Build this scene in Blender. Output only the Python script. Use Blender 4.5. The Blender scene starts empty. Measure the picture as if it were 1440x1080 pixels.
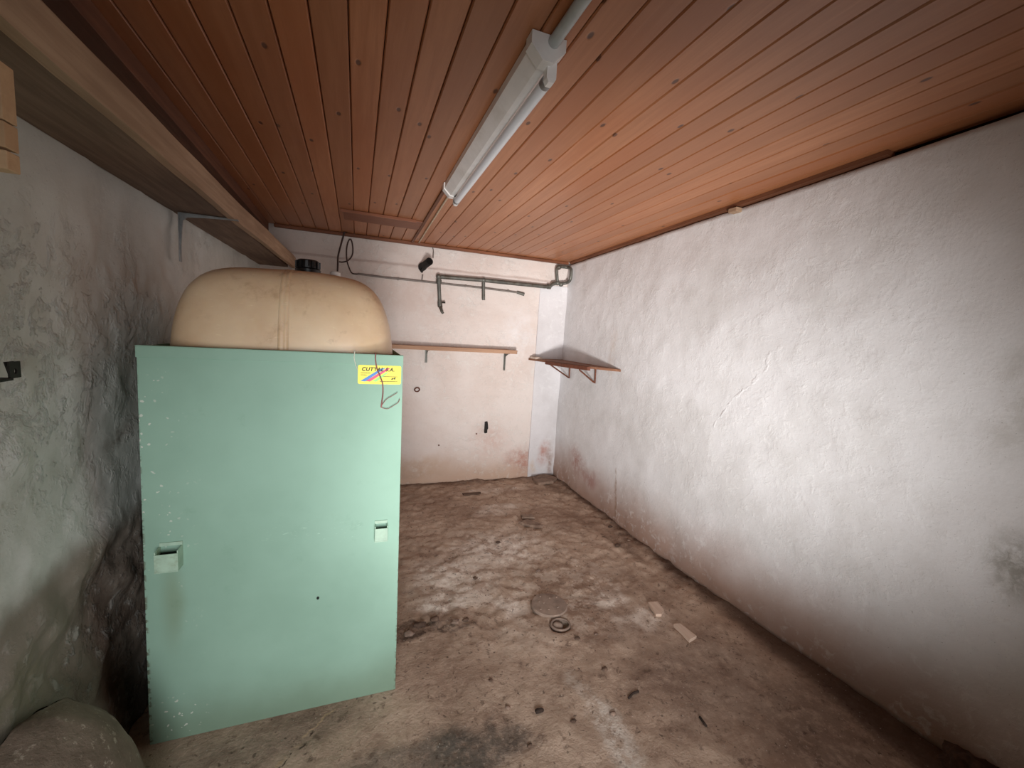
import bpy, bmesh, math, random
from mathutils import Vector, Matrix, noise
random.seed(4)

# ------------------------------------------------------------------ camera
CAM_H = 1.45
YAW, PITCH, ROLL, FPX = 0.358551, -0.117171, 0.061827, 590.0
cy, sy, cp, sp, cr, sr = math.cos(YAW), math.sin(YAW), math.cos(PITCH), math.sin(PITCH), math.cos(ROLL), math.sin(ROLL)
FW = Vector((sy*cp, cy*cp, sp)); RT0 = Vector((cy, -sy, 0)); UP0 = RT0.cross(FW)
RT = cr*RT0 + sr*UP0; UP = -sr*RT0 + cr*UP0
ORG = Vector((0, 0, CAM_H))
scene = bpy.context.scene
col = scene.collection
cam = bpy.data.cameras.new('camera'); camo = bpy.data.objects.new('camera', cam); col.objects.link(camo)
cam.sensor_fit = 'HORIZONTAL'; cam.sensor_width = 36; cam.lens = FPX/1440*36; cam.clip_start = 0.02
m = Matrix((RT, UP, -FW)).transposed().to_4x4(); m.translation = ORG
camo.matrix_world = m
scene.camera = camo

# ------------------------------------------------------------------ light
scene.view_settings.view_transform = 'Standard'; scene.view_settings.look = 'None'
scene.view_settings.gamma = 1; scene.view_settings.use_curve_mapping = False
scene.view_settings.exposure = 0.12
w = bpy.data.worlds.new('daylight'); scene.world = w; w.use_nodes = True
w.node_tree.nodes['Background'].inputs[0].default_value = (0.80, 0.90, 1.0, 1)
w.node_tree.nodes['Background'].inputs[1].default_value = 0.12
DOOR_Y = -0.95
def area(name, loc, size, size_y, energy, color, spread, tilt, pan):
    la = bpy.data.lights.new(name, 'AREA'); la.shape = 'RECTANGLE'
    la.size = size; la.size_y = size_y; la.energy = energy; la.color = color; la.spread = math.radians(spread)
    lo = bpy.data.objects.new(name, la); col.objects.link(lo)
    lo.location = loc; lo.rotation_euler = (math.radians(90+tilt), 0, math.radians(-pan))
# sunlit ground just outside the half raised door throws light up and into the room; open sky adds a weaker, broader share
area('sunlit_threshold', (0.24, DOOR_Y+0.05, 0.26), 0.6, 0.34, 18.5, (1.0, 0.965, 0.94), 54, 18.5, 22)
area('doorway_daylight', (0.10, DOOR_Y, 1.0), 0.9, 1.0, 11.5, (0.98, 0.985, 1.0), 72, -7, 8)

# ------------------------------------------------------------------ pixel helpers (a pixel gives a direction, a plane gives the distance)
def ray(x, y): return FW + (x-720)/FPX*RT - (y-540)/FPX*UP
def onZ(x, y, z): d = ray(x, y); return ORG + d*((z-CAM_H)/d.z)
def onY(x, y, Y): d = ray(x, y); return ORG + d*(Y/d.y)
def onX(x, y, X): d = ray(x, y); return ORG + d*(X/d.x)
def FL(x, y): return onZ(x, y, 0)

# ------------------------------------------------------------------ materials
def lin(c):
    return tuple((v/12.92 if v <= 0.04045 else ((v+0.055)/1.055)**2.4) for v in [k/255 for k in c])
class Mat:
    def __init__(s, name, rough=0.8, metal=0.0, spec=0.5):
        s.m = bpy.data.materials.new(name); s.m.use_nodes = True; s.t = s.m.node_tree
        s.b = s.t.nodes['Principled BSDF']
        s.b.inputs['Roughness'].default_value = rough; s.b.inputs['Metallic'].default_value = metal
        s.b.inputs['Specular IOR Level'].default_value = spec
        s.pos = s.t.nodes.new('ShaderNodeNewGeometry').outputs['Position']
    def n(s, t, **kw):
        nd = s.t.nodes.new(t)
        for k, v in kw.items():
            if k.startswith('_'): setattr(nd, k[1:], v)
            else:
                i = nd.inputs[int(k[1:])] if k[0] == 'i' and k[1:].isdigit() else nd.inputs[k.replace('__', ' ')]
                s.put(i, v)
        return nd
    def put(s, i, v):
        if isinstance(v, bpy.types.NodeSocket): s.t.links.new(v, i)
        else:
            if i.type == 'RGBA' and len(v) == 3: v = (*v, 1)
            i.default_value = v
    def math(s, op, a, b=0.0, clamp=False):
        nd = s.n('ShaderNodeMath', _operation=op, _use_clamp=clamp); s.put(nd.inputs[0], a); s.put(nd.inputs[1], b); return nd.outputs[0]
    def noise(s, scale, detail=4, rough=0.55, vec=None, dist=0.0, out=0):
        return s.n('ShaderNodeTexNoise', Vector=vec or s.pos, Scale=scale, Detail=detail, Roughness=rough, Distortion=dist).outputs[out]
    def ramp(s, f, a, b, lo=0.0, hi=1.0, smooth=True):
        nd = s.n('ShaderNodeMapRange', _interpolation_type='SMOOTHSTEP' if smooth else 'LINEAR')
        s.put(nd.inputs[0], f)
        for k, v in zip((1, 2, 3, 4), (a, b, lo, hi)): nd.inputs[k].default_value = v
        return nd.outputs[0]
    def mix(s, f, a, b, mode='MIX'):
        nd = s.n('ShaderNodeMix', _data_type='RGBA', _blend_type=mode); nd.clamp_factor = True
        s.put(nd.inputs[0], f); s.put(nd.inputs[6], a); s.put(nd.inputs[7], b); return nd.outputs[2]
    def scalevec(s, v, sc):
        return s.n('ShaderNodeMapping', Vector=v, Scale=sc).outputs[0]
    def sep(s, v=None):
        return s.n('ShaderNodeSeparateXYZ', i0=v or s.pos).outputs
    def warp(s, scale=4, amp=0.2, detail=3):
        nv = s.noise(scale, detail, out=1)
        a = s.n('ShaderNodeVectorMath', _operation='SUBTRACT', i0=nv, i1=(0.5, 0.5, 0.5)).outputs[0]
        b = s.n('ShaderNodeVectorMath', _operation='SCALE', i0=a); b.inputs['Scale'].default_value = amp
        return s.n('ShaderNodeVectorMath', _operation='ADD', i0=s.pos, i1=b.outputs[0]).outputs[0]
    def blob(s, v, c, r, soft=0.5):
        mp = s.n('ShaderNodeMapping', Vector=v)
        mp.inputs['Scale'].default_value = tuple(1/k for k in r)
        mp.inputs['Location'].default_value = tuple(-a/k for a, k in zip(c, r))
        L = s.n('ShaderNodeVectorMath', _operation='LENGTH', i0=mp.outputs[0]).outputs[1]
        return s.ramp(L, 1.0, soft, 0, 1)
    def seg(s, v, a, b, wd):
        # distance to a segment, mask 1 on the line
        a = Vector(a); d = Vector(b)-a; L2 = d.length_squared
        p = s.n('ShaderNodeVectorMath', _operation='SUBTRACT', i0=v, i1=tuple(a)).outputs[0]
        t = s.n('ShaderNodeVectorMath', _operation='DOT_PRODUCT', i0=p, i1=tuple(d/L2)).outputs[1]
        t = s.math('ADD', t, 0.0, True)
        q = s.n('ShaderNodeVectorMath', _operation='SCALE', i0=tuple(d)); s.t.links.new(t, q.inputs['Scale'])
        e = s.n('ShaderNodeVectorMath', _operation='SUBTRACT', i0=p, i1=q.outputs[0]).outputs[0]
        L = s.n('ShaderNodeVectorMath', _operation='LENGTH', i0=e).outputs[1]
        return s.ramp(L, wd, wd*0.25, 0, 1)
    def color(s, c): s.put(s.b.inputs['Base Color'], c); return s
    def bump(s, h, strength=0.5, dist=0.01):
        nd = s.n('ShaderNodeBump', Height=h); nd.inputs['Strength'].default_value = strength; nd.inputs['Distance'].default_value = dist
        prev = s.b.inputs['Normal'].links
        if prev: s.t.links.new(prev[0].from_socket, nd.inputs['Normal'])
        s.t.links.new(nd.outputs[0], s.b.inputs['Normal']); return s

def simple(name, c, rough=0.6, metal=0.0, var=0.25, scale=25, dirt=None, bump=0.0, spec=0.5):
    M = Mat(name, rough, metal, spec); c = lin(c)
    f = M.noise(scale, 5, 0.6)
    k = M.mix(M.ramp(f, 0.3, 0.7), tuple(v*(1-var) for v in c), tuple(min(1, v*(1+var*0.6)) for v in c))
    if dirt: k = M.mix(M.ramp(M.noise(scale*0.35, 6, 0.7), 0.5, 0.68), k, lin(dirt))
    M.color(k)
    if bump: M.bump(f, bump, 0.004)
    return M.m

def plaster(name, base, alt, stains=(), flake=0.6, low=None, lowz=0.25, extra=None, lowlo=-0.02):
    M = Mat(name, 0.92, 0, 0.25)
    wv = M.warp(3.5, 0.22, 4)
    c = M.mix(M.ramp(M.noise(2.3, 6, 0.62), 0.35, 0.68), lin(base), lin(alt))
    c = M.mix(M.ramp(M.noise(24, 5, 0.65), 0.58, 0.78, 0, 0.18), c, tuple(v*0.55 for v in lin(alt)))
    c = M.mix(M.ramp(M.noise(160, 2, 0.5), 0.68, 0.76, 0, 0.35), c, (0.12, 0.10, 0.085))
    if low:
        z = M.sep(wv)[2]
        c = M.mix(M.ramp(z, lowz, lowlo, 0, 0.85), c, lin(low))
    for st in stains:
        kind = st[0]
        if kind == 'b': _, cc, rr, k, s_ = st; f = M.blob(wv, cc, rr, 0.1)
        else: _, a, b, wd, k, s_ = st; f = M.seg(M.warp(9, 0.05, 4), a, b, wd)
        f = M.math('MULTIPLY', f, M.ramp(M.noise(13, 7, 0.72), 0.34, 0.60, 0.15*s_, s_))
        c = M.mix(f, c, lin(k))
    if extra: extra(M)
    fl = M.ramp(M.noise(7, 8, 0.62, dist=0.3), 0.47, 0.60, 0, 1)
    fl2 = M.ramp(M.noise(19, 6, 0.65, dist=0.4), 0.52, 0.66, 0, 1)
    area = M.ramp(M.noise(1.7, 3), 0.36, 0.62)
    h = M.math('MULTIPLY', M.math('ADD', fl, fl2), area)
    M.color(M.mix(M.math('MULTIPLY', M.math('MULTIPLY', fl2, area), 0.35), c, tuple(min(0.86, v*1.25) for v in lin(base))))
    M.bump(h, flake, 0.006)
    M.bump(M.noise(55, 6, 0.65), 0.35, 0.004)
    return M.m

# ------------------------------------------------------------------ mesh helpers
def mesh(name, bm, mt, parent=None, smooth=False, autosmooth=False):
    me = bpy.data.meshes.new(name)
    bmesh.ops.recalc_face_normals(bm, faces=bm.faces)
    bm.to_mesh(me); bm.free()
    if smooth:
        for p in me.polygons: p.use_smooth = True
        if autosmooth:
            me.set_sharp_from_angle(angle=math.radians(40))
    o = bpy.data.objects.new(name, me); col.objects.link(o)
    if mt: me.materials.append(mt)
    if parent: o.parent = parent
    return o
def tag(o, label=None, cat=None, group=None, kind=None):
    for k, v in (('label', label), ('category', cat), ('group', group), ('kind', kind)):
        if v: o[k] = v
    return o
def thing(name, label, cat, loc=(0, 0, 0), group=None, rot=(0, 0, 0)):
    o = bpy.data.objects.new(name, None); col.objects.link(o); o.empty_display_size = 0.05
    o.location = loc; o.rotation_euler = rot
    return tag(o, label, cat, group)
def box(bm, x0, x1, y0, y1, z0, z1, bev=0.0, mtx=None):
    vs = [bm.verts.new((x, y, z)) for z in (z0, z1) for y in (y0, y1) for x in (x0, x1)]
    fs = [bm.faces.new([vs[i] for i in q]) for q in ((0, 2, 3, 1), (4, 5, 7, 6), (0, 1, 5, 4), (2, 6, 7, 3), (0, 4, 6, 2), (1, 3, 7, 5))]
    if bev:
        es = list({e for f in fs for e in f.edges})
        r = bmesh.ops.bevel(bm, geom=es, offset=bev, segments=2, affect='EDGES', profile=0.5)
        vs = list({v for f in r['faces'] for v in f.verts} | {v for v in vs if v.is_valid})
    if mtx: bmesh.ops.transform(bm, matrix=mtx, verts=vs)
    return vs
def tube(bm, pts, r, seg=10, caps=True, closed=False):
    pts = [Vector(p) for p in pts]; rings = []; n = len(pts)
    prev = None
    for i, p in enumerate(pts):
        a = pts[(i-1) % n] if closed or i else p; b = pts[(i+1) % n] if closed or i < n-1 else p
        t = (b-a).normalized()
        if prev is None:
            u = t.cross(Vector((0, 0, 1)))
            if u.length < 0.1: u = t.cross(Vector((0, 1, 0)))
        else: u = prev - t*prev.dot(t)
        u.normalize(); prev = u; v = t.cross(u)
        rr = r[min(len(r)-1, int(round(i*(len(r)-1)/(n-1))))] if isinstance(r, (list, tuple)) else r
        rings.append([bm.verts.new(p + rr*(math.cos(2*math.pi*k/seg)*u + math.sin(2*math.pi*k/seg)*v)) for k in range(seg)])
    for i in range(n if closed else n-1):
        A, B = rings[i], rings[(i+1) % n]
        for k in range(seg): bm.faces.new((A[k], A[(k+1) % seg], B[(k+1) % seg], B[k]))
    if caps and not closed: bm.faces.new(rings[0]); bm.faces.new(rings[-1])
    return rings
def smoothpath(pts, k=6):
    pts = [Vector(p) for p in pts]; out = []
    for i in range(len(pts)-1):
        p0 = pts[max(i-1, 0)]; p1 = pts[i]; p2 = pts[i+1]; p3 = pts[min(i+2, len(pts)-1)]
        for j in range(k):
            t = j/k
            out.append(0.5*((2*p1) + (p2-p0)*t + (2*p0-5*p1+4*p2-p3)*t*t + (-p0+3*p1-3*p2+p3)*t**3))
    return out + [pts[-1]]
def lathe(bm, prof, center=(0, 0, 0), seg=24, mtx=None):
    rings = []; vs = []
    for r, z in prof:
        ring = [bm.verts.new((r*math.cos(2*math.pi*k/seg), r*math.sin(2*math.pi*k/seg), z)) for k in range(seg)]
        rings.append(ring); vs += ring
    for A, B in zip(rings, rings[1:]):
        for k in range(seg): bm.faces.new((A[k], A[(k+1) % seg], B[(k+1) % seg], B[k]))
    bm.faces.new(rings[0][::-1]); bm.faces.new(rings[-1])
    M = Matrix.Translation(center) @ (mtx or Matrix())
    bmesh.ops.transform(bm, matrix=M, verts=vs)
    return vs
def prism(bm, poly, z0, z1, mtx=None):
    a = [bm.verts.new((x, y, z0)) for x, y in poly]; b = [bm.verts.new((x, y, z1)) for x, y in poly]
    bm.faces.new(a[::-1]); bm.faces.new(b); n = len(poly)
    for i in range(n): bm.faces.new((a[i], a[(i+1) % n], b[(i+1) % n], b[i]))
    if mtx: bmesh.ops.transform(bm, matrix=mtx, verts=a+b)
    return a+b
def slab(name, nu, nv, front, back, mt, holes=None):
    """solid wall: displaced front grid front(u,v), flat back(u,v) bridged around the border"""
    bm = bmesh.new()
    g = [[bm.verts.new(front(i/nu, j/nv)) for j in range(nv+1)] for i in range(nu+1)]
    for i in range(nu):
        for j in range(nv): bm.faces.new((g[i][j], g[i+1][j], g[i+1][j+1], g[i][j+1]))
    border = [g[i][0] for i in range(nu+1)] + [g[nu][j] for j in range(1, nv+1)] + [g[i][nv] for i in range(nu-1, -1, -1)] + [g[0][j] for j in range(nv-1, 0, -1)]
    uv = [(i/nu, 0) for i in range(nu+1)] + [(1, j/nv) for j in range(1, nv+1)] + [(i/nu, 1) for i in range(nu-1, -1, -1)] + [(0, j/nv) for j in range(nv-1, 0, -1)]
    bk = [bm.verts.new(back(*q)) for q in uv]
    n = len(bk)
    for i in range(n): bm.faces.new((border[i], border[(i+1) % n], bk[(i+1) % n], bk[i]))
    bm.faces.new(bk)
    o = mesh(name, bm, mt, smooth=True); tag(o, kind='structure'); return o
def ns(x, y, z, s=1.0, o=4): return noise.fractal(Vector((x*s, y*s, z*s)), 0.9, 2.1, o)
def sm(a, b, x):
    t = min(1, max(0, (x-a)/(b-a))); return t*t*(3-2*t)

# ------------------------------------------------------------------ setting
YB = 3.86; XL = -0.735
def ceil_z(Y): return 2.196 + 0.0175*(YB-Y)
def rw_bot(Y): return 1.965 + 0.09*sm(2.6, 0.6, Y) + 0.045*max(0, (1.6-max(Y, -1))/1.0)*0.8
def rw_top(Y): return 1.975 - 0.0222*(YB-Y)
def RW(Y, z): t = z/2.2; return rw_bot(Y)*(1-t) + rw_top(Y)*t

# right wall
redR = onX(812, 650, 1.965); red2 = onX(830, 672, 1.965)
mold = onX(1432, 810, 2.05)
cr1 = [onX(x, y, 1.96) for x, y in ((1095, 425), (1085, 470), (1078, 520), (1030, 560), (1003, 598))]
def damp(px, py, X=1.96): p = onX(px, py, X); return (p.x, p.y, p.z)
st = [('b', tuple(redR), (0.5, 0.22, 0.20), (168, 126, 116), 0.8), ('b', tuple(red2), (0.5, 0.22, 0.13), (160, 112, 102), 0.7),
      ('b', damp(860, 505), (0.5, 0.08, 0.34), (196, 182, 170), 0.5), ('b', damp(1437, 800, 2.0), (0.5, 0.13, 0.17), (110, 104, 86), 0.65),
      ('b', damp(1440, 560, 2.0), (0.5, 0.10, 0.3), (168, 164, 154), 0.4),
      ('s', damp(866, 660), damp(864, 725), 0.022, (150, 118, 96), 0.6), ('s', damp(985, 775), damp(992, 806), 0.012, (110, 84, 66), 0.8),
      ('s', damp(1198, 894, 2.0), damp(1204, 920, 2.0), 0.006, (60, 52, 46), 0.8), ('s', damp(1202, 894, 2.0), damp(1208, 922, 2.0), 0.006, (60, 52, 46), 0.8)]
def ridge(M):
    wv = M.warp(16, 0.05, 4); acc = None
    for a, b in zip(cr1, cr1[1:]):
        f = M.seg(wv, a, b, 0.010); acc = f if acc is None else M.math('MAXIMUM', acc, f)
    M.bump(acc, 0.35, 0.004)
m_right = plaster('right_wall_plaster', (230, 230, 232), (216, 215, 215), st, 0.22, (158, 116, 90), 0.50, ridge)
def right_front(u, v):
    Y = -0.95 + u*(YB+0.95); z = v*(ceil_z(Y)-0.03)
    d = 0.010*ns(0, Y, z, 0.9, 2) + 0.0035*ns(3, Y, z, 6, 5)
    d += 0.010*sm(0.25, 0, z)*ns(9, Y, z, 5, 3)
    return (RW(Y, z)+d, Y, z)
def right_back(u, v):
    Y = -0.95 + u*(YB+0.95); return (2.35, Y, v*(ceil_z(Y)+0.014))
slab('wall_right', 230, 100, right_front, right_back, m_right)

# back wall, with the shallow set-back above the ledge line
LEDGE = 1.995
redB = onY(735, 645, YB)
st = [('b', tuple(redB), (0.24, 0.5, 0.22), (186, 136, 122), 0.85), ('b', tuple(onY(772, 630, YB)), (0.1, 0.5, 0.25), (176, 128, 118), 0.8),
      ('b', tuple(onY(690, 620, YB)), (0.3, 0.5, 0.25), (208, 176, 164), 0.6), ('b', tuple(onY(590, 660, YB)), (0.5, 0.5, 0.16), (200, 172, 148), 0.7),
      ('b', tuple(onY(596, 410, YB)), (0.45, 0.5, 0.45), (214, 194, 184), 0.6), ('b', tuple(onY(730, 470, YB)), (0.3, 0.5, 0.35), (232, 228, 228), 0.7),
      ('b', tuple(onY(760, 440, YB)), (0.05, 0.5, 0.1), (176, 174, 178), 0.7),
      ('s', tuple(onY(608, 347, YB)), tuple(onY(609, 372, YB)), 0.012, (150, 130, 120), 0.7)]
m_back = plaster('back_wall_plaster', (228, 218, 212), (220, 206, 198), st, 0.5, (196, 164, 140), 0.35)
def back_front(u, v):
    x = -0.95 + u*3.1; z = v*2.208
    d = 0.010*ns(x, 5, z, 1.5, 3) + 0.005*ns(x, 8, z, 7, 4)
    return (x, YB + d + 0.022*sm(LEDGE-0.004, LEDGE+0.006, z+0.006*ns(x, 2, 0, 3, 2)) - 0.012*sm(0.06, 0, z), z)
slab('wall_back', 170, 190, back_front, lambda u, v: (-0.95+u*3.1, YB+0.25, v*2.208), m_back)
# clean white strip in the corner
m_pil = plaster('corner_strip_paint', (222, 220, 222), (208, 205, 206), [('b', (1.86, YB, 0.28), (0.09, 0.4, 0.2), (186, 140, 128), 0.9), ('b', (1.93, YB, 0.15), (0.05, 0.4, 0.3), (150, 112, 92), 0.7), ('b', (1.74, YB, 0.12), (0.06, 0.4, 0.12), (214, 196, 180), 0.8)], 0.2)
bm = bmesh.new(); box(bm, 1.675, 2.03, YB-0.014, YB+0.05, 0.0, 1.955, 0.004)
tag(mesh('trim_1', bm, m_pil), 'whitewashed plaster strip in the room corner', kind='structure')

# left wall
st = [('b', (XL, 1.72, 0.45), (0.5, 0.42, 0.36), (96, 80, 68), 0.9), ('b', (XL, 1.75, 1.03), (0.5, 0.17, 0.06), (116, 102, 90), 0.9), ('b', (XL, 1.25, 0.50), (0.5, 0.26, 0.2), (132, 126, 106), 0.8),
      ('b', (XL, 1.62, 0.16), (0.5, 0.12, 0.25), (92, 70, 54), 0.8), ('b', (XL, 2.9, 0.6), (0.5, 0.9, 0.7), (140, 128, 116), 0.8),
      ('b', (XL, 1.9, 1.25), (0.5, 0.22, 0.35), (164, 158, 148), 0.6)]
m_left = plaster('left_wall_plaster', (216, 217, 212), (198, 198, 191), st, 0.9, (122, 107, 92), 0.82, None, 0.70)
def left_front(u, v):
    Y = -0.95 + u*(YB+0.95); z = v*(ceil_z(Y)-0.003)
    r = ns(1, Y, z, 3.2, 5)
    d = 0.012*ns(4, Y, z, 1.2, 3) + 0.012*r + 0.008*max(0, ns(7, Y, z, 9, 4))
    lowk = sm(0.78, 0.66, z + 0.06*ns(2, Y, z, 3, 4))
    d += lowk*(-0.008 + 0.035*max(-0.4, ns(6, Y, z, 3.5, 4))) + 0.03*sm(0.4, 0.0, z)
    return (XL+min(d, 0.075), Y, z)
slab('wall_left', 300, 150, left_front, lambda u, v: (-1.0, -0.95+u*(YB+0.95), v*(ceil_z(-0.95+u*(YB+0.95))+0.014)), m_left)

# rear wall with the wide, half open roller door the daylight comes through
m_rear = plaster('rear_wall_plaster', (206, 205, 200), (186, 184, 178))
bm = bmesh.new()
box(bm, -1.0, -0.42, -1.15, -0.97, 0, 2.3); box(bm, 0.70, 2.35, -1.15, -0.97, 0, 2.3); box(bm, -0.42, 0.70, -1.15, -0.97, 2.0, 2.3)
tag(mesh('wall_rear', bm, m_rear), kind='structure')
m_door = simple('door_sheet_grey', (150, 152, 150), 0.5, 0.3)
bm = bmesh.new()
for k in range(6): box(bm, -0.42, 0.70, -1.08-0.008*(k % 2), -1.06-0.008*(k % 2), 1.56+0.08*k, 1.64+0.08*k)
tag(mesh('door_1', bm, m_door), kind='structure')

# ---- floor
def fcol():
    M = Mat('earthy_concrete', 0.93, 0, 0.25)
    wv = M.warp(3.0, 0.35, 5); wf = M.warp(9, 0.10, 5)
    def c3(px, py): p = FL(px, py); return (p.x, p.y, 0)
    c = M.mix(M.ramp(M.noise(1.9, 8, 0.68), 0.32, 0.68), lin((160, 134, 116)), lin((206, 182, 162)))
    c = M.mix(M.ramp(M.noise(6, 8, 0.72, dist=0.6), 0.50, 0.66, 0, 0.55), c, lin((138, 112, 96)))
    pale = [((640, 815), .34, .36, .65), ((700, 770), .5, .30, .55), ((715, 845), .13, .12, .8), ((860, 840), .17, .10, .6), ((620, 850), .20, .10, .8), ((700, 715), .3, .16, .35), ((905, 870), .22, .12, .45), ((690, 690), .5, .1, .3)]
    for q, a, b, s_ in pale:
        f = M.math('MULTIPLY', M.blob(wv, c3(*q), (a, b, 1), 0.2), M.ramp(M.noise(9, 9, 0.75), 0.42, 0.54, 0.2, min(1, s_*1.6)))
        c = M.mix(f, c, lin((244, 232, 220)))
    for q, a, b, s_, k in [((660, 1050), .27, .15, .85, (84, 78, 72)), ((600, 1075), .35, .1, .6, (104, 98, 90)), ((735, 1040), .07, .09, .7, (58, 52, 48)), ((690, 1005), .05, .05, .6, (62, 56, 52)), ((600, 885), .14, .04, .8, (70, 52, 42)), ((585, 900), .16, .09, .6, (90, 66, 54)),
                           ((950, 800), .14, .22, .6, (100, 80, 70)), ((880, 765), .12, .3, .55, (98, 76, 64)), ((1000, 950), .45, .35, .45, (112, 92, 82)), ((1200, 1030), .5, .35, .6, (92, 72, 62)), ((790, 690), .14, .25, .5, (104, 82, 68)), ((570, 700), .2, .2, .35, (140, 122, 108)), ((380, 1040), .4, .12, .5, (112, 92, 82))]:
        f = M.math('MULTIPLY', M.blob(wv, c3(*q), (a, b, 1), 0.35), M.ramp(M.noise(14, 6, 0.7), 0.3, 0.55, 0.35*s_, s_))
        c = M.mix(f, c, lin(k))
    c = M.mix(M.ramp(M.noise(38, 6, 0.75), 0.50, 0.62, 0, 0.22), c, lin((216, 190, 168)))
    c = M.mix(M.ramp(M.noise(21, 7, 0.75, dist=0.3), 0.56, 0.64, 0, 0.6), c, lin((98, 78, 66)))
    # pale run of spilled mortar, cracks
    for a, b, wd, s_, k in [((800, 950), (845, 1000), .045, .75, (214, 200, 186)), ((845, 1000), (895, 1085), .085, .85, (222, 210, 198)), ((468, 1002), (388, 1075), .008, .9, (190, 160, 132)), ((470, 1006), (392, 1078), .006, .8, (52, 38, 30)),
                            ((565, 895), (665, 876), .03, .8, (60, 44, 36)), ((660, 678), (700, 680), .03, .4, (80, 60, 50)), ((840, 745), (875, 775), .02, .8, (70, 52, 42))]:
        f = M.math('MULTIPLY', M.seg(wf, c3(*a), c3(*b), wd), s_ if wd < 0.02 else M.ramp(M.noise(15, 9, 0.78), 0.42, 0.56, 0.15*s_, s_)); c = M.mix(f, c, lin(k))
    crust = M.math('MULTIPLY', M.ramp(M.noise(4.5, 10, 0.78), 0.50, 0.53), M.blob(wv, c3(740, 800), (0.75, 0.95, 1), 0.4))
    c = M.mix(M.math('MULTIPLY', crust, 0.42), c, lin((232, 216, 200)))
    c = M.mix(M.ramp(M.noise(5.5, 10, 0.8, vec=M.scalevec(M.pos, (1, 1.3, 1))), 0.60, 0.64, 0, 0.5), c, lin((96, 74, 62)))
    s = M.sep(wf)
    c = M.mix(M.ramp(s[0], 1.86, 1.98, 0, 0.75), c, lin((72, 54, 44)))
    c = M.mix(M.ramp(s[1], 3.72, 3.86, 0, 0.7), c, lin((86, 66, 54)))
    sk = M.n('ShaderNodeTexVoronoi', Vector=wf, Scale=26, Randomness=1.0)
    c = M.mix(M.ramp(sk.outputs['Distance'], 0.16, 0.08, 0, 0.6), c, lin((62, 48, 40)))
    sk2 = M.n('ShaderNodeTexVoronoi', Vector=M.pos, Scale=41, Randomness=1.0)
    c = M.mix(M.ramp(sk2.outputs['Distance'], 0.12, 0.05, 0, 0.6), c, lin((214, 202, 190)))
    M.color(c)
    M.bump(M.noise(7, 8, 0.7), 0.35, 0.02)
    M.bump(M.noise(28, 6, 0.75), 0.7, 0.009)
    M.bump(M.noise(85, 4, 0.7), 0.6, 0.004)
    return M.m
m_floor = fcol()
drain = FL(772, 852); hole = FL(788, 879)
def flz(x, y):
    k = sm(0.28, 0.45, max(abs(x+0.23)-0.15, abs(y-1.95)-0.12))      # flat under the metal casing
    z = k*(0.010*ns(x, y, 0, 1.6, 3) + 0.008*ns(x, y, 3, 7, 5))
    z += 0.022*sm(1.80, 1.93, x+0.04*ns(x, y, 1, 5, 3))*(0.5+0.7*ns(x, y, 5, 9, 3))*sm(1.8, 2.6, y) 
    z += 0.02*sm(3.70, 3.84, y)*(0.5+ns(x, y, 6, 8, 3))*0.6
    z += 0.010*k*ns(x, y, 8, 16, 4)*sm(1.4, 2.0, y)
    d = math.hypot(x-hole.x, y-hole.y)
    z -= 0.035*sm(0.055, 0.035, d)
    z += 0.005*sm(0.05, 0.03, abs(d-0.10))*(1 if d < 0.15 else 0)
    return z
bm = bmesh.new()
def floor_front(u, v):
    x = -0.8+u*3.0; y = -0.95+v*4.85; return (x, y, flz(x, y))
slab('floor', 260, 380, floor_front, lambda u, v: (-0.8+u*3.0, -0.95+v*4.85, -0.2), m_floor)

# ---- ceiling: backing plus tongue-and-groove boards
def woodmat(name, c0, c1, c2, rough, grain_axis='y', knots=True, coat=0.0, rnd=0.35, bumpd=0.4):
    M = Mat(name, rough, 0, 0.4)
    sc = {'y': (14, 0.8, 14), 'x': (0.8, 14, 14), 'z': (14, 14, 0.8)}[grain_axis]
    info = M.n('ShaderNodeObjectInfo').outputs['Random']
    off = M.n('ShaderNodeCombineXYZ'); M.t.links.new(M.math('MULTIPLY', info, 37.0), off.inputs[1])
    v = M.n('ShaderNodeVectorMath', _operation='ADD', i0=M.pos, i1=off.outputs[0]).outputs[0]
    g = M.noise(3.2, 6, 0.62, vec=M.scalevec(v, sc), dist=0.4)
    c = M.mix(M.ramp(g, 0.35, 0.7), lin(c0), lin(c1))
    c = M.mix(M.ramp(M.noise(1.3, 4, 0.6, vec=M.scalevec(v, (2, 0.6, 2) if grain_axis == 'y' else (1, 1, 1))), 0.42, 0.7, 0, 0.7), c, lin(c2))
    c = M.mix(M.math('MULTIPLY', info, rnd), c, tuple(k*0.6 for k in lin(c0)))
    if knots:
        vo = M.n('ShaderNodeTexVoronoi', _voronoi_dimensions='2D', Vector=M.scalevec(v, (4.4, 2.2, 1.0)), Scale=1.0, Randomness=1.0)
        kn = M.ramp(vo.outputs['Distance'], 0.040, 0.022, 0, 0.8)
        c = M.mix(kn, c, lin((62, 30, 18)))
        M.bump(M.ramp(vo.outputs['Distance'], 0.02, 0.05), 0.5, 0.003)
    M.color(c)
    M.bump(g, bumpd, 0.003)
    M.put(M.b.inputs['Coat Weight'], coat); M.b.inputs['Coat Roughness'].default_value = 0.32
    return M.m
m_ceil = woodmat('varnished_pine_boards', (180, 116, 74), (196, 132, 90), (174, 102, 56), 0.5, 'y', True, 0.35, 0.55, 0.25)
m_gap = simple('light_stop_backing', (30, 18, 12), 0.95)  # near-black, for the slab added over the boards to stop light leaks
tilt = math.atan(0.0175)
bm = bmesh.new()
vs = box(bm, -1.02, 2.4, -1.2, YB+0.26, 0.017, 0.06)
for v in vs: v.co.z += ceil_z(v.co.y)
ceiling = tag(mesh('ceiling', bm, m_gap), kind='structure')
PITCHB = 0.095
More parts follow.
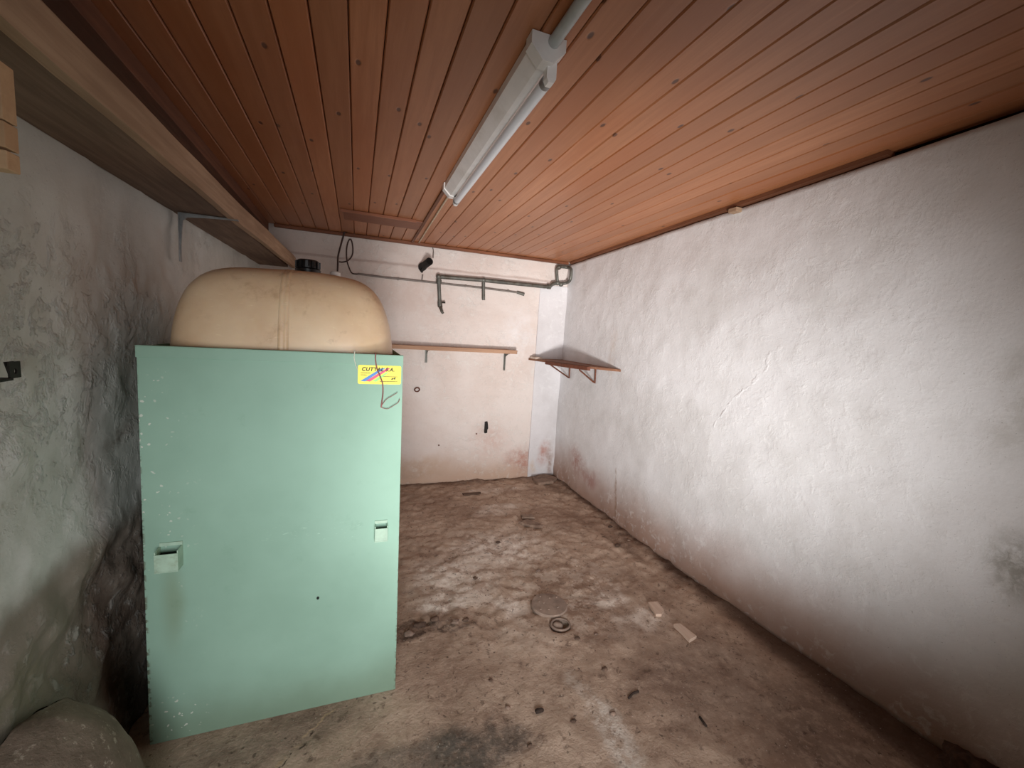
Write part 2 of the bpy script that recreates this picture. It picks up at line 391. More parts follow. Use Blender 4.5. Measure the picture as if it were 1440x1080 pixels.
def board_mesh():
    bm = bmesh.new(); wd = PITCHB-0.0025; t = 0.016; ch = 0.0035
    prof = [(0, 0.005), (ch, 0), (wd-ch, 0), (wd, 0.005), (wd, t), (0, t)]
    y0, y1 = -0.95, YB-0.002
    A = [bm.verts.new((x, y0, z+ceil_z(y0))) for x, z in prof]; B = [bm.verts.new((x, y1, z+ceil_z(y1))) for x, z in prof]
    bm.faces.new(A); bm.faces.new(B[::-1])
    for i in range(6): bm.faces.new((A[i], B[i], B[(i+1) % 6], A[(i+1) % 6]))
    return bm
b0 = mesh('board', board_mesh(), m_ceil, ceiling)
x = 0.061 - PITCHB*8
b0.location.x = x
k = 1
while x + PITCHB*k < 1.95:
    o = b0.copy(); col.objects.link(o); o.parent = ceiling
    o.location = (x + PITCHB*k, 0, random.uniform(-0.0015, 0.0015)); k += 1
m_trim = woodmat('stained_trim', (122, 74, 50), (150, 96, 66), (100, 58, 36), 0.6, 'x', False)
m_trimy = woodmat('stained_batten', (112, 70, 48), (140, 92, 66), (92, 54, 34), 0.6, 'y', False)
bm = bmesh.new(); vs = box(bm, -0.62, 1.96, YB-0.028, YB+0.012, 2.172, 2.194, 0.003)
tag(mesh('trim_2', bm, m_trim), 'thin stained wood strip where the ceiling meets the pipe wall', kind='structure')
bm = bmesh.new()
for i in range(10):
    ya = 1.12+(YB-0.04-1.12)*i/10; yb = 1.12+(YB-0.04-1.12)*(i+1)/10
    a = [bm.verts.new((rw_top(ya)+dx, ya, ceil_z(ya)+dz)) for dx, dz in ((-0.016, -0.001), (-0.016, -0.018), (0.03, -0.024), (0.03, -0.001))]
    b = [bm.verts.new((rw_top(yb)+dx, yb, ceil_z(yb)+dz)) for dx, dz in ((-0.016, -0.001), (-0.016, -0.018), (0.03, -0.024), (0.03, -0.001))]
    bm.faces.new(a); bm.faces.new(b[::-1])
    for q in range(4): bm.faces.new((a[q], b[q], b[(q+1) % 4], a[(q+1) % 4]))
bmesh.ops.remove_doubles(bm, verts=bm.verts, dist=1e-5)
tag(mesh('trim_3', bm, m_trimy), 'stained wood batten along the top of the long white wall', kind='structure')

bm = bmesh.new(); box(bm, -0.74, -0.655, -0.94, YB-0.03, -0.065, -0.001, 0.002)  # added strip, keeps the wall top above the long shelf dark
for v in bm.verts: v.co.z += ceil_z(v.co.y)
tag(mesh('dark_gap_strip', bm, m_trimy), 'dark strip added to darken the top of the rough grey wall', kind='structure')
# ------------------------------------------------------------------ fuel tank casing and tank
def greenmat():
    M = Mat('mint_green_paint', 0.72, 0, 0.22)
    c = M.mix(M.ramp(M.noise(2.0, 5, 0.6), 0.3, 0.7), lin((144, 178, 159)), lin((156, 191, 172)))
    c = M.mix(M.ramp(M.noise(9, 6, 0.7), 0.60, 0.75, 0, 0.25), c, lin((120, 158, 134)))
    s = M.sep()
    # darker olive towards the floor and in a run below the left latch
    c = M.mix(M.ramp(M.sep(M.warp(5, 0.15, 4))[2], 0.22, 0.0, 0, 0.45), c, lin((104, 112, 84)))
    c = M.mix(M.math('MULTIPLY', M.blob(M.warp(8, 0.03), (-0.555, 1.58, 0.50), (0.05, 0.3, 0.22), 0.1), 0.35), c, lin((120, 124, 84)))
    # chips along the left edge and bottom corner
    vo = M.n('ShaderNodeTexVoronoi', Vector=M.warp(30, 0.03), Scale=62, Randomness=1.0)
    spots = M.ramp(vo.outputs['Distance'], 0.26, 0.18)
    clump = M.math('MULTIPLY', M.ramp(s[0], -0.44, -0.62, 0, 1), M.ramp(M.noise(4, 4, 0.7), 0.50, 0.60))
    clump = M.math('MAXIMUM', clump, M.blob(M.pos, (-0.55, 1.58, 0.09), (0.10, 0.3, 0.09), 0.5))
    pick = M.ramp(vo.outputs['Color'], 0.55, 0.60)
    c = M.mix(M.math('MULTIPLY', M.math('MULTIPLY', spots, clump), M.math('MULTIPLY', pick, 0.85)), c, lin((222, 226, 214)))
    scr = M.noise(5, 4, 0.7, vec=M.scalevec(M.warp(3, 0.2), (8, 1, 40)))
    sc_area = M.blob(M.warp(5, .1), (-0.12, 1.58, 0.70), (0.26, 0.4, 0.07), 0.2)
    c = M.mix(M.math('MULTIPLY', M.ramp(scr, 0.62, 0.68), M.math('MULTIPLY', sc_area, 0.6)), c, lin((196, 226, 208)))
    ed = M.math('MAXIMUM', M.ramp(s[0], -0.618, -0.628), M.ramp(s[0], 0.160, 0.172))
    c = M.mix(M.math('MULTIPLY', ed, M.ramp(M.noise(60, 3, 0.6), 0.5, 0.56, 0, 0.8)), c, lin((92, 84, 66)))
    d = M.blob(M.pos, (-0.118, 1.56, 0.445), (0.006, 0.1, 0.008), 0.6)
    c = M.mix(d, c, (0.01, 0.012, 0.01))
    M.color(c); M.bump(M.noise(6, 4, 0.5), 0.12, 0.01); M.bump(M.noise(90, 4, 0.5), 0.08, 0.002)
    return M.m
m_green = greenmat()
cab = thing('tank_casing', 'mint green sheet metal casing standing open-topped around the plastic tank', 'tank casing', (-0.23, 1.98, 0))
def inv(o, parent):
    o.parent = parent; o.matrix_parent_inverse = Matrix.Translation(-Vector(parent.location)); return o
CY0, CY1, CH = 1.578, 2.36, 1.347
def pnl(name, fn, mt=m_green, par=cab, **kw):
    bm = bmesh.new(); fn(bm); o = mesh(name, bm, mt, **kw)
    if par: inv(o, par)
    return o
def front(bm):
    # slightly tapering sheet: a little wider at the foot
    box(bm, -0.632, 0.170, CY0, CY0+0.004, 0.0, CH, 0.0012)
    for v in bm.verts:
        t = v.co.z/CH; c = -0.231; v.co.x = c + (v.co.x-c)*(1-0.024*t)
pnl('front_panel', front)
def side(sx):
    def f(bm):
        xb = -0.632 if sx < 0 else 0.170-0.004
        box(bm, xb, xb+0.004, CY0+0.004, CY1, 0.0, CH-0.002)
        for v in bm.verts:
            t = v.co.z/CH; c = -0.231; v.co.x = c + (v.co.x-c)*(1-0.024*t)
    return f
pnl('side_panel', side(-1)); pnl('side_panel', side(1))
pnl('back_panel', lambda bm: box(bm, -0.626, 0.165, CY1, CY1+0.004, 0.0, CH-0.002))
def rim(bm):
    box(bm, -0.624, 0.161, CY0-0.004, CY0-0.0005, CH-0.034, CH+0.0005, 0.001)
    box(bm, -0.624, 0.161, CY0-0.004, CY0+0.022, CH+0.0005, CH+0.0025, 0.0006)
pnl('top_rim', rim)
m_dark = simple('pocket_shade', (22, 24, 20), 0.9)
m_tab = simple('pale_green_latch', (176, 204, 182), 0.5, 0, 0.15, 20, (138, 150, 118))
def latch(cx, cz, wd, ht, dp):
    def f(bm):
        t = 0.003; y1 = CY0; y0 = CY0-dp
        box(bm, cx-wd/2, cx+wd/2, y0, y0+t, cz-ht/2, cz+ht/2*0.75, 0.0008)
        box(bm, cx-wd/2, cx-wd/2+t, y0+t, y1, cz-ht/2, cz+ht/2, 0.0008)
        box(bm, cx+wd/2-t, cx+wd/2, y0+t, y1, cz-ht/2, cz+ht/2, 0.0008)
        box(bm, cx-wd/2, cx+wd/2, y0, y1, cz-ht/2-t, cz-ht/2)
    o = pnl('latch_pocket', f, m_tab)
    bm = bmesh.new(); box(bm, cx-wd/2+0.004, cx+wd/2-0.004, CY0-dp+0.005, CY0-0.001, cz-ht/2+0.004, cz+ht/2*0.35)
    h = mesh('pocket_shade_fill', bm, m_dark); h.parent = o  # near-black block standing in for the shade inside the pocket
    bm = bmesh.new(); box(bm, cx-wd/2, cx+wd/2, CY0-0.004, CY0-0.0006, cz+ht/2, cz+ht/2+0.012, 0.001)
    h = mesh('flap', bm, m_tab); h.parent = o
a = onY(236, 787, CY0-0.03); latch(a.x, a.z, 0.062, 0.066, 0.045)
a = onY(536, 749, CY0-0.02); latch(a.x, a.z, 0.046, 0.056, 0.032)

# yellow maker's sticker
m_yel = simple('sticker_yellow', (248, 232, 40), 0.45, 0, 0.06, 8)
m_blu = simple('sticker_blue', (60, 130, 206), 0.5, 0, 0.08); m_pnk = simple('sticker_pink', (226, 66, 112), 0.5, 0, 0.08); m_grn = simple('sticker_green', (150, 226, 120), 0.5, 0, 0.08)
m_ink = simple('sticker_ink', (34, 32, 16), 0.6, 0, 0.05)
p0 = onY(503.5, 513, CY0); p1 = onY(563.5, 540, CY0)
SX0, SX1, SZ1, SZ0 = p0.x, p1.x, p0.z, p1.z-0.002
SY = CY0-0.0010
bm = bmesh.new(); W, H = SX1-SX0, SZ1-SZ0
def rrect(w, h, r, n=4):
    pts = []
    for cx, cz, a0 in ((w-r, r, -90), (w-r, h-r, 0), (r, h-r, 90), (r, r, 180)):
        for k in range(n+1):
            a = math.radians(a0+90*k/n); pts.append((cx+r*math.cos(a), cz+r*math.sin(a)))
    return pts
TOXZ = lambda y: Matrix(((1, 0, 0, SX0), (0, 0, -1, y), (0, 1, 0, SZ0), (0, 0, 0, 1)))
prism(bm, rrect(W, H, 0.006), 0, 0.0008, TOXZ(SY+0.0009))
stk = inv(mesh('label_sticker', bm, m_yel), cab); stk['label'] = 'yellow maker label with striped emblem'
for mt, x0, x1, x2, x3 in ((m_blu, .06, .165, .64, .52), (m_pnk, .18, .275, .76, .645), (m_grn, .33, .42, .72, .64)):
    top = 0.88 if mt is not m_grn else 0.66
    bm = bmesh.new(); prism(bm, [(x0*W, .16*H), (x1*W, .13*H), (x2*W, top*H), (x3*W, (top-.04)*H)], 0, 0.0004, TOXZ(SY))
    o = mesh('stripe', bm, mt); o.parent = stk
def text(s, x, z, size, depth_y, name='lettering', shear=0.2):
    cu = bpy.data.curves.new('letters', 'FONT'); cu.body = s; cu.size = size; cu.extrude = 0.0002; cu.shear = shear; cu.space_character = 1.12; cu.offset = 0.0006
    ob = bpy.data.objects.new('letters', cu); col.objects.link(ob)
    dg = bpy.context.evaluated_depsgraph_get(); me = bpy.data.meshes.new_from_object(ob.evaluated_get(dg))
    bpy.data.objects.remove(ob)
    o = bpy.data.objects.new(name, me); col.objects.link(o); me.materials.clear(); me.materials.append(m_ink)
    me.transform(Matrix(((1, 0, 0, x), (0, 0, -1, depth_y), (0, 1, 0, z), (0, 0, 0, 1))))
    o.parent = stk; return o
text('CUTTAL S.A.', SX0+.08*W, SZ0+.70*H, 0.0182, SY-0.0007)
text('x4', SX0+.77*W, SZ0+.26*H, 0.013, SY-0.0007)
for zz, xa, xb in ((.58, .06, .28), (.47, .06, .2), (.40, .55, .92), (.14, .50, .92)):
    bm = bmesh.new(); prism(bm, [(xa*W, zz*H), (xb*W, zz*H), (xb*W, (zz+.025)*H), (xa*W, (zz+.025)*H)], 0, 0.0003, TOXZ(SY))
    o = mesh('print_line', bm, m_ink); o.parent = stk

# tank
def tankmat():
    M = Mat('aged_polyethylene', 0.38, 0, 0.5)
    c = M.mix(M.ramp(M.noise(3, 5, 0.6), 0.3, 0.7), lin((212, 178, 142)), lin((230, 204, 170)))
    c = M.mix(M.ramp(M.noise(7, 7, 0.7), 0.55, 0.72, 0, 0.45), c, lin((164, 120, 82)))
    scr = M.noise(6, 4, 0.7, vec=M.scalevec(M.warp(2, 0.15), (5, 5, 26)))
    c = M.mix(M.ramp(scr, 0.62, 0.70, 0, 0.35), c, lin((246, 228, 196)))
    c = M.mix(M.ramp(M.noise(5, 5, 0.7), 0.62, 0.72, 0, 0.5), c, lin((150, 108, 76)))
    M.color(c)
    M.b.inputs['Subsurface Weight'].default_value = 0.25; M.b.inputs['Subsurface Radius'].default_value = (0.05, 0.03, 0.015); M.b.inputs['Subsurface Scale'].default_value = 0.4
    M.bump(M.noise(9, 3, 0.5), 0.15, 0.01); return M.m
m_tank = tankmat()
TC = Vector((-0.231, 1.962, 0.825)); TA, TB, TCZ = 0.380, 0.352, 0.812
tank = thing('fuel_tank', 'yellowed plastic fuel tank bulging above the green metal casing', 'tank', (TC.x, TC.y, 0.02))
def spow(a, e): return math.copysign(abs(a)**e, a)
def tank_pt(u, v, grow=0.0):
    # u around the vertical axis, v elevation
    e1, e2 = 0.40, 0.40
    cv, sv = spow(math.cos(v), e1), spow(math.sin(v), e1)
    x = (TA+grow)*cv*spow(math.cos(u), e2); y = (TB+grow)*cv*spow(math.sin(u), e2); z = (TCZ+grow)*sv
    z = max(z, -0.81)
    return Vector((TC.x+x, TC.y+y, TC.z+z))
bm = bmesh.new(); NU, NVV = 96, 72
def angs(n, full): # cluster samples where the superellipse turns
    return [full*(i/n) for i in range(n)]
rings = []
for j in range(1, NVV):
    v = -math.pi/2 + math.pi*j/NVV
    ring = []
    for i in range(NU):
        p = tank_pt(2*math.pi*i/NU, v)
        q = noise.fractal(p*3.0, 1, 2, 3)*0.006; d = (p-TC).normalized(); ring.append(bm.verts.new(p+d*q))
    rings.append(ring)
for A, B in zip(rings, rings[1:]):
    for i in range(NU): bm.faces.new((A[i], A[(i+1) % NU], B[(i+1) % NU], B[i]))
bm.faces.new(rings[0][::-1]); bm.faces.new(rings[-1])
inv(mesh('tank_body', bm, m_tank, smooth=True), tank)
# moulding seam running over the middle
bm = bmesh.new(); secs = []
for k in range(60):
    v = -0.9 + (math.pi-0.0+1.8)*k/59
    e1 = 0.40
    yy = -(TB+0.003)*spow(math.cos(v), e1); zz = max((TCZ+0.003)*spow(math.sin(v), e1), -0.8)
    nrm = Vector((0, yy/TB**2, zz/TCZ**2)).normalized()
    p = Vector((TC.x-0.005, TC.y+yy, TC.z+zz))
    secs.append([bm.verts.new(p + Vector((dx, 0, 0)) + nrm*dn) for dx, dn in ((-0.02, -0.008), (-0.012, 0.004), (-0.004, 0.0045), (0, 0.001), (0.004, 0.0045), (0.012, 0.004), (0.02, -0.008))])
for A, B in zip(secs, secs[1:]):
    for i in range(6): bm.faces.new((A[i], A[i+1], B[i+1], B[i]))
inv(mesh('mould_seam', bm, m_tank, smooth=True), tank)
m_cap = simple('black_plastic', (20, 18, 18), 0.35)
capc = onY(433, 388, 2.02); ztop = TC.z+TCZ
bm = bmesh.new()
prof = [(0.050, 0), (0.050, 0.045), (0.043, 0.05), (0.043, 0.078), (0.038, 0.084)]
lathe(bm, prof, (capc.x, 2.02, ztop-0.012), 24)
for k in range(12):
    a = 2*math.pi*k/12
    box(bm, 0.040, 0.049, -0.005, 0.005, 0.050, 0.078, 0, Matrix.Translation((capc.x, 2.02, ztop-0.012)) @ Matrix.Rotation(a, 4, 'Z'))
cap = inv(mesh('filler_cap', bm, m_cap, smooth=True, autosmooth=True), tank); cap['label'] = 'black screw cap'
m_white = simple('white_plastic', (226, 224, 220), 0.5, 0, 0.1)
bm = bmesh.new(); lathe(bm, [(0.022, 0), (0.022, 0.05), (0.016, 0.055)], (capc.x+0.105, 2.08, ztop-0.012), 16)
inv(mesh('vent_plug', bm, m_white, smooth=True, autosmooth=True), tank)

# cord over the casing edge
m_cord = simple('brown_cord', (150, 96, 92), 0.8)
ptc = [(528, 470), (528.5, 489), (528, 505), (530, 518), (534, 528), (538, 540), (538.5, 553), (537, 566), (536, 573)]
path = [onY(x, y, CY0-0.008) for x, y in ptc]; path[0] = Vector((path[1].x-0.002, CY0+0.012, CH+0.0052)); path[1].y = CY0-0.009; path[1].z = CH+0.005
bm = bmesh.new(); tube(bm, smoothpath(path), 0.0022, 8)
cord = tag(mesh('cord', bm, m_cord, smooth=True), 'thin frayed brown cord dangling over the yellow label', 'cord')
for pl in ([(536, 573), (545, 575), (554, 570), (560, 566), (562, 561)], [(537, 570), (543, 562), (551, 557), (559, 552)]):
    bm = bmesh.new(); tube(bm, smoothpath([onY(x, y, CY0-0.008) for x, y in pl]), 0.0011, 6)
    mesh('frayed_end', bm, m_cord, cord, smooth=True)
bm = bmesh.new(); tube(bm, smoothpath([onY(x, y, CY0-0.006) for x, y in ((499, 494), (498, 503), (500, 512), (503, 520))]), 0.0016, 6)
tag(mesh('string', bm, simple('pale_string', (206, 208, 190), 0.8), smooth=True), 'short pale string hanging over the casing rim beside the yellow label', 'string')

# ------------------------------------------------------------------ long shelf on the left wall
m_plank = woodmat('weathered_plank', (172, 144, 118), (196, 168, 140), (134, 106, 84), 0.85, 'y', False, 0, 0.2, 0.5)
m_plank2 = woodmat('weathered_shelf_board', (122, 100, 84), (146, 124, 106), (76, 56, 46), 0.85, 'y', False, 0, 0.2, 0.5)
shelf = thing('wall_shelf', 'long weathered wooden shelf high on the rough grey wall', 'shelf', (XL, 2.0, 1.87))
def shelf_b(bm):
    n = 12
    for i in range(n):
        pass
    box(bm, XL+0.003, -0.525, 0.25, YB-0.01, 1.872, 1.898, 0.003)
def shelf_r(bm):
    secs = []
    n = 40
    for i in range(n+1):
        y = 0.25 + (YB-0.012-0.25)*i/n
        w_ = 0.004*ns(0, y, 0, 2, 3); s_ = -0.525+0.03*sm(2.0, 3.8, y)
        secs.append([bm.verts.new(q) for q in ((s_, y, 1.868+w_), (s_+0.026, y, 1.868+w_), (s_+0.026+w_*.3, y, 1.951+w_+0.004*ns(5, y, 0, 8, 3)), (s_+0.02, y, 1.958+w_), (s_, y, 1.958+w_))])
    for A, B in zip(secs, secs[1:]):
        for k in range(5): bm.faces.new((A[k], A[(k+1) % 5], B[(k+1) % 5], B[k]))
    bm.faces.new(secs[0]); bm.faces.new(secs[-1][::-1])
pnl('shelf_board', shelf_b, m_plank2, shelf); pnl('front_rail', shelf_r, m_plank, shelf)
m_steel = simple('dull_grey_steel', (150, 152, 152), 0.45, 0.6, 0.2, 30)
def bracket(name, label, Yc, X0, ztop, reach, drop, wd, mt, sx=1, grp=None):
    t = 0.004
    br = thing(name, label, 'bracket', (X0, Yc, ztop), grp)
    def v(bm): box(bm, X0, X0+sx*t, Yc-wd/2, Yc+wd/2, ztop-drop, ztop, 0.001)
    def h(bm): box(bm, X0, X0+sx*reach, Yc-wd/2, Yc+wd/2, ztop-t, ztop, 0.001)
    def r(bm):
        pts = [(0, -0.004), (0.05, -0.004), (reach*0.9, -0.004), (reach*0.4, -0.010), (0.03, -0.016), (0.015, -0.03), (0.010, -drop*0.4), (0.004, -drop*0.9), (0, -drop*0.9)]
        M_ = Matrix(((sx, 0, 0, X0), (0, 0, -1, Yc+0.003), (0, 1, 0, ztop), (0, 0, 0, 1)))
        prism(bm, pts, 0, 0.006, M_)
    pnl('wall_leg', v, mt, br); pnl('shelf_leg', h, mt, br); pnl('rib', r, mt, br)
    return br
bracket('shelf_bracket', 'grey steel angle bracket holding up the long high shelf', 2.19, XL+0.032, 1.868, 0.215, 0.20, 0.022, m_steel)

# pale timber boards under the near end of the shelf
m_pale = woodmat('pale_raw_timber', (206, 172, 134), (222, 190, 150), (182, 140, 102), 0.8, 'x', False, 0, 0.2, 0.4)
m_red = simple('reddish_timber', (140, 84, 60), 0.8)
hang = thing('hanging_boards', 'pale raw timber boards nailed one above another under the high shelf', 'boards', (-0.6, 0.85, 1.64))
zs = [1.640, 1.668, 1.706, 1.786]
for k in range(3):
    def f(bm, k=k):
        box(bm, -0.735+0.03, -0.474, 0.85-0.001*k, 0.876, zs[k]+0.001, zs[k+1]-0.001, 0.0015)
        for v in bm.verts: v.co.z += (v.co.x+0.46)*(-0.10 if k else -0.02)*(1 if v.co.z > zs[k]+0.01 or k else 0)
    pnl('board', f, m_pale, hang)
pnl('spacer_block', lambda bm: box(bm, -0.70, -0.489, 0.852, 0.876, 1.812, 1.869, 0.002), m_red, hang)
pnl('nail', lambda bm: tube(bm, [(-0.496, 0.856, 1.655), (-0.494, 0.856, 1.632)], 0.0011, 6), simple('nail_steel', (70, 66, 62), 0.5, 0.7), hang)

# dark iron clip on the left wall
m_iron = simple('dark_iron', (44, 40, 34), 0.6, 0.5, 0.3, 40)
hk = onX(20, 520, XL+0.03)
clip = thing('iron_clip', 'small dark iron hinge clip fixed to the rough grey wall', 'clip', (XL+0.02, hk.y, hk.z))
X0 = XL+0.022
def clip_plate(bm):
    # angled tab with a screw hole
    o_, i_ = [], []
    for k in range(24):
        a = 2*math.pi*k/24
        o_.append((max(-1, min(1, 1.5*math.cos(a)))*0.016, max(-1, min(1, 1.5*math.sin(a)))*0.018)); i_.append((0.005*math.cos(a), 0.006*math.sin(a)-0.003))
    for t in (0, 0.004):
        pass
    vs = [[bm.verts.new((X0+0.006+t, hk.y+q[0], hk.z+q[1])) for q in lst] for t in (0, 0.004) for lst in (o_, i_)]
    for k in range(24):
        j = (k+1) % 24
        bm.faces.new((vs[0][k], vs[0][j], vs[1][j], vs[1][k])); bm.faces.new((vs[2][k], vs[2][j], vs[3][j], vs[3][k]))
        bm.faces.new((vs[0][k], vs[0][j], vs[2][j], vs[2][k])); bm.faces.new((vs[1][k], vs[1][j], vs[3][j], vs[3][k]))
pnl('screw_plate', clip_plate, m_iron, clip)
pnl('arm', lambda bm: box(bm, X0-0.01, X0+0.012, hk.y-0.12, hk.y-0.010, hk.z-0.022, hk.z-0.016, 0.001), m_iron, clip)
pnl('side_fold', lambda bm: prism(bm, [(-0.014, 0.018), (0.012, 0.018), (0.010, -0.018), (0.0, -0.02)], 0, 0.003, Matrix(((0, 0, 1, X0-0.001), (1, 0, 0, hk.y), (0, 1, 0, hk.z), (0, 0, 0, 1)))), m_iron, clip)

# ------------------------------------------------------------------ fluorescent light
m_enamel = simple('white_enamel', (242, 240, 237), 0.4, 0, 0.05, 12, (224, 220, 214))
m_tube = simple('frosted_glass_tube', (236, 242, 248), 0.2, 0, 0.03, 6)
FY0, FY1, FX = 1.13, 2.34, 0.465
lamp = thing('fluorescent_light', 'unlit white fluorescent batten light fixed to the wood ceiling', 'light', (FX, 1.68, 2.2))
def along(bm, poly, y0, y1):
    A = [bm.verts.new((FX+x, y0, ceil_z(y0)+z)) for x, z in poly]; B = [bm.verts.new((FX+x, y1, ceil_z(y1)+z)) for x, z in poly]
    n = len(poly); bm.faces.new(A); bm.faces.new(B[::-1])
    for i in range(n): bm.faces.new((A[i], B[i], B[(i+1) % n], A[(i+1) % n]))
hous = [(-0.045, -0.004), (-0.045, -0.030), (-0.012, -0.062), (0.012, -0.062), (0.045, -0.030), (0.045, -0.004)]
pnl('housing', lambda bm: along(bm, hous, FY0, FY1), m_enamel, lamp)
capp = [(-0.05, -0.002), (-0.05, -0.033), (-0.016, -0.067), (0.016, -0.067), (0.05, -0.033), (0.05, -0.002)]
for y0, y1 in ((FY0-0.012, FY0+0.03), (FY1-0.03, FY1+0.008)):
    pnl('end_cap', lambda bm: along(bm, capp, y0, y1), m_enamel, lamp)
for y0, y1 in ((FY0+0.005, FY0+0.03), (FY1-0.03, FY1-0.005)):
    pnl('tube_holder', lambda bm: along(bm, [(0.006, -0.060), (0.006, -0.095), (0.012, -0.106), (0.028, -0.106), (0.034, -0.095), (0.034, -0.045)], y0, y1), m_enamel, lamp)
ty0, ty1 = FY0+0.03, FY1-0.03
def tubef(bm):
    tube(bm, [(FX+0.020, ty0, ceil_z(ty0)-0.088), (FX+0.020, ty1, ceil_z(ty1)-0.088)], 0.0165, 20)
lt = pnl('glass_tube', tubef, m_tube, lamp, smooth=True, autosmooth=True)
for yy, s_ in ((ty0, 1), (ty1, -1)):
    bm = bmesh.new(); tube(bm, [(FX+0.020, yy-0.001*s_, ceil_z(yy)-0.088), (FX+0.020, yy+0.022*s_, ceil_z(yy)-0.088)], 0.0172, 20)
    o = mesh('tube_ferrule', bm, m_steel, smooth=True, autosmooth=True); o.parent = lt; o.matrix_parent_inverse = Matrix.Translation(-Vector(lamp.location))
    o.matrix_parent_inverse = Matrix()
m_cond = simple('grey_conduit', (186, 192, 192), 0.45, 0, 0.12, 15)
bm = bmesh.new()
A = [(FX-0.002+0.016*math.cos(a), 0.014*math.sin(a)-0.016) for a in [2*math.pi*k/12 for k in range(12)]]
tube(bm, [(FX+0.028, -0.9, ceil_z(-0.9)-0.018), (FX+0.012, FY0-0.013, ceil_z(FY0)-0.018)], 0.016, 14)
cd = tag(mesh('cable_conduit', bm, m_cond, smooth=True, autosmooth=True), 'pale grey round conduit running along the ceiling into the light', 'conduit')
m_wire = simple('pale_cable', (206, 186, 160), 0.6)
bm = bmesh.new(); e = onY(593, 337, YB-0.03)
tube(bm, smoothpath([(FX+0.004, FY1+0.009, ceil_z(FY1)-0.03), (FX+0.01, FY1+0.10, ceil_z(FY1+.1)-0.012), (FX+0.015, 2.9, ceil_z(2.9)-0.007), (0.49, YB-0.035, ceil_z(YB)-0.007)]), 0.006, 8)
tag(mesh('light_cable', bm, m_wire, smooth=True), 'thin cream cable clipped to the boards beyond the light', 'cable')
bm = bmesh.new(); vs = box(bm, 0.425, 0.445, FY1+0.03, YB-0.03, -0.014, -0.001, 0.002)
for v in bm.verts: v.co.z += ceil_z(v.co.y)
tag(mesh('ceiling_batten', bm, m_trimy), 'narrow brown batten on the ceiling beside the cream cable', 'batten')

# ceiling patch boards near the pipe wall
m_patch = woodmat('patch_board', (142, 88, 60), (162, 104, 74), (128, 70, 42), 0.6, 'x', False, 0.2)
def cz(x, y): return onZ(x, y, 2.20)
pa, pb, pc, pd = cz(483, 296), cz(586, 310), cz(500, 309), cz(600, 325)
def plank(name, label, x0, x1, y0, y1, t, mt):
    bm = bmesh.new(); box(bm, x0, x1, y0, y1, -t, -0.001, 0.002)
    for v in bm.verts: v.co.z += ceil_z(v.co.y)
    return tag(mesh(name, bm, mt), label, 'board', None)
plank('patch_board', 'short wood board nailed crosswise under the ceiling boards', pa.x-0.04, pb.x+0.03, pd.y-0.06, pa.y-0.03 if pa.y > pd.y else pd.y+0.12, 0.012, m_patch) if False else None
yA = (pa.y+pb.y)/2; yB_ = (pc.y+pd.y)/2
plank('patch_board', 'short wide board nailed crosswise under the ceiling boards', pa.x, pb.x+0.05, yA+0.018, yB_, 0.010, m_patch)
plank('patch_batten', 'pale-edged thin batten along the edge of the crosswise ceiling board', pa.x-0.02, pb.x, yA, yA+0.016, 0.020, m_patch)

# ------------------------------------------------------------------ pipes on the back wall
m_gal = simple('galvanised_pipe', (112, 112, 106), 0.5, 0.5, 0.3, 18, (86, 74, 62))
YP = YB-0.055
def P(x, y, Y=YP): return onY(x, y, Y)
pipe = thing('water_pipe', 'grey galvanised water pipe with tap crossing the wall under the ceiling', 'pipe', P(615, 389))
def tb(name, pts, r, mt, par, seg=12, k=0):
    bm = bmesh.new(); tube(bm, smoothpath(pts, k) if k else pts, r, seg)
    o = mesh(name, bm, mt, smooth=True, autosmooth=True)
    if par: inv(o, par)
    return o
j0, j1, j2, j3 = P(617, 389), P(766, 403), P(779, 402), P(783, 400)
tb('pipe_run', [j0, P(680, 394), j1, P(773, 403), P(778, 399), P(784, 398)], 0.0185, m_gal, pipe)
tb('tap_riser', [j0, P(617.5, 405), P(618.5, 424)], 0.016, m_gal, pipe)
for q in ((617, 389), (680, 394), (784, 398)):
    bm = bmesh.new(); c_ = P(*q); bmesh.ops.create_icosphere(bm, subdivisions=2, radius=0.025, matrix=Matrix.Translation(c_))
    inv(mesh('elbow', bm, m_gal, smooth=True), pipe)
for q in ((617.2, 396), (772, 403)):
    c_ = P(*q); d = Vector((0, 0, 1)) if q[0] < 700 else (j1-j0).normalized()
    tb('coupling', [c_-d*0.016, c_+d*0.016], 0.025, m_gal, pipe)
tb('branch_stub', [P(680, 394), P(680, 422)], 0.015, m_gal, pipe)
c_ = P(618.5, 424)
tapb = tb('tap_body', [c_, P(619, 432)], [0.020, 0.022], m_gal, pipe)
tb('tap_spout', [P(619, 430)+Vector((0, 0, 0)), P(620, 437)+Vector((0, -0.03, 0)), P(622, 441)+Vector((0, -0.04, 0))], [0.016, 0.013, 0.011], m_gal, pipe, k=4)
tb('tap_handle', [P(619, 425), P(626, 425.5)+Vector((0, -0.01, 0))], 0.008, m_iron, pipe)
# loop in the corner
L = [P(784, 398), P(783, 380), P(786, 375.5), P(797, 376), Vector((RW(YP-0.06, 1.95)-0.03, YP-0.06, P(800, 380).z)), Vector((RW(YP-0.06, 1.95)-0.03, YP-0.06, P(799, 394).z)), P(796, 398), P(784, 399)]
tb('pipe_loop', L, 0.015, m_gal, pipe, k=4)
for q in ((786, 376), (789, 400)):
    bm = bmesh.new(); bmesh.ops.create_icosphere(bm, subdivisions=2, radius=0.024, matrix=Matrix.Translation(P(*q))); inv(mesh('elbow', bm, m_gal, smooth=True), pipe)
for q in ((640, 391), (745, 401)):
    c_ = P(*q); tb('wall_clip', [c_, Vector((c_.x, YB-0.012, c_.z))], 0.006, m_iron, pipe, 8)

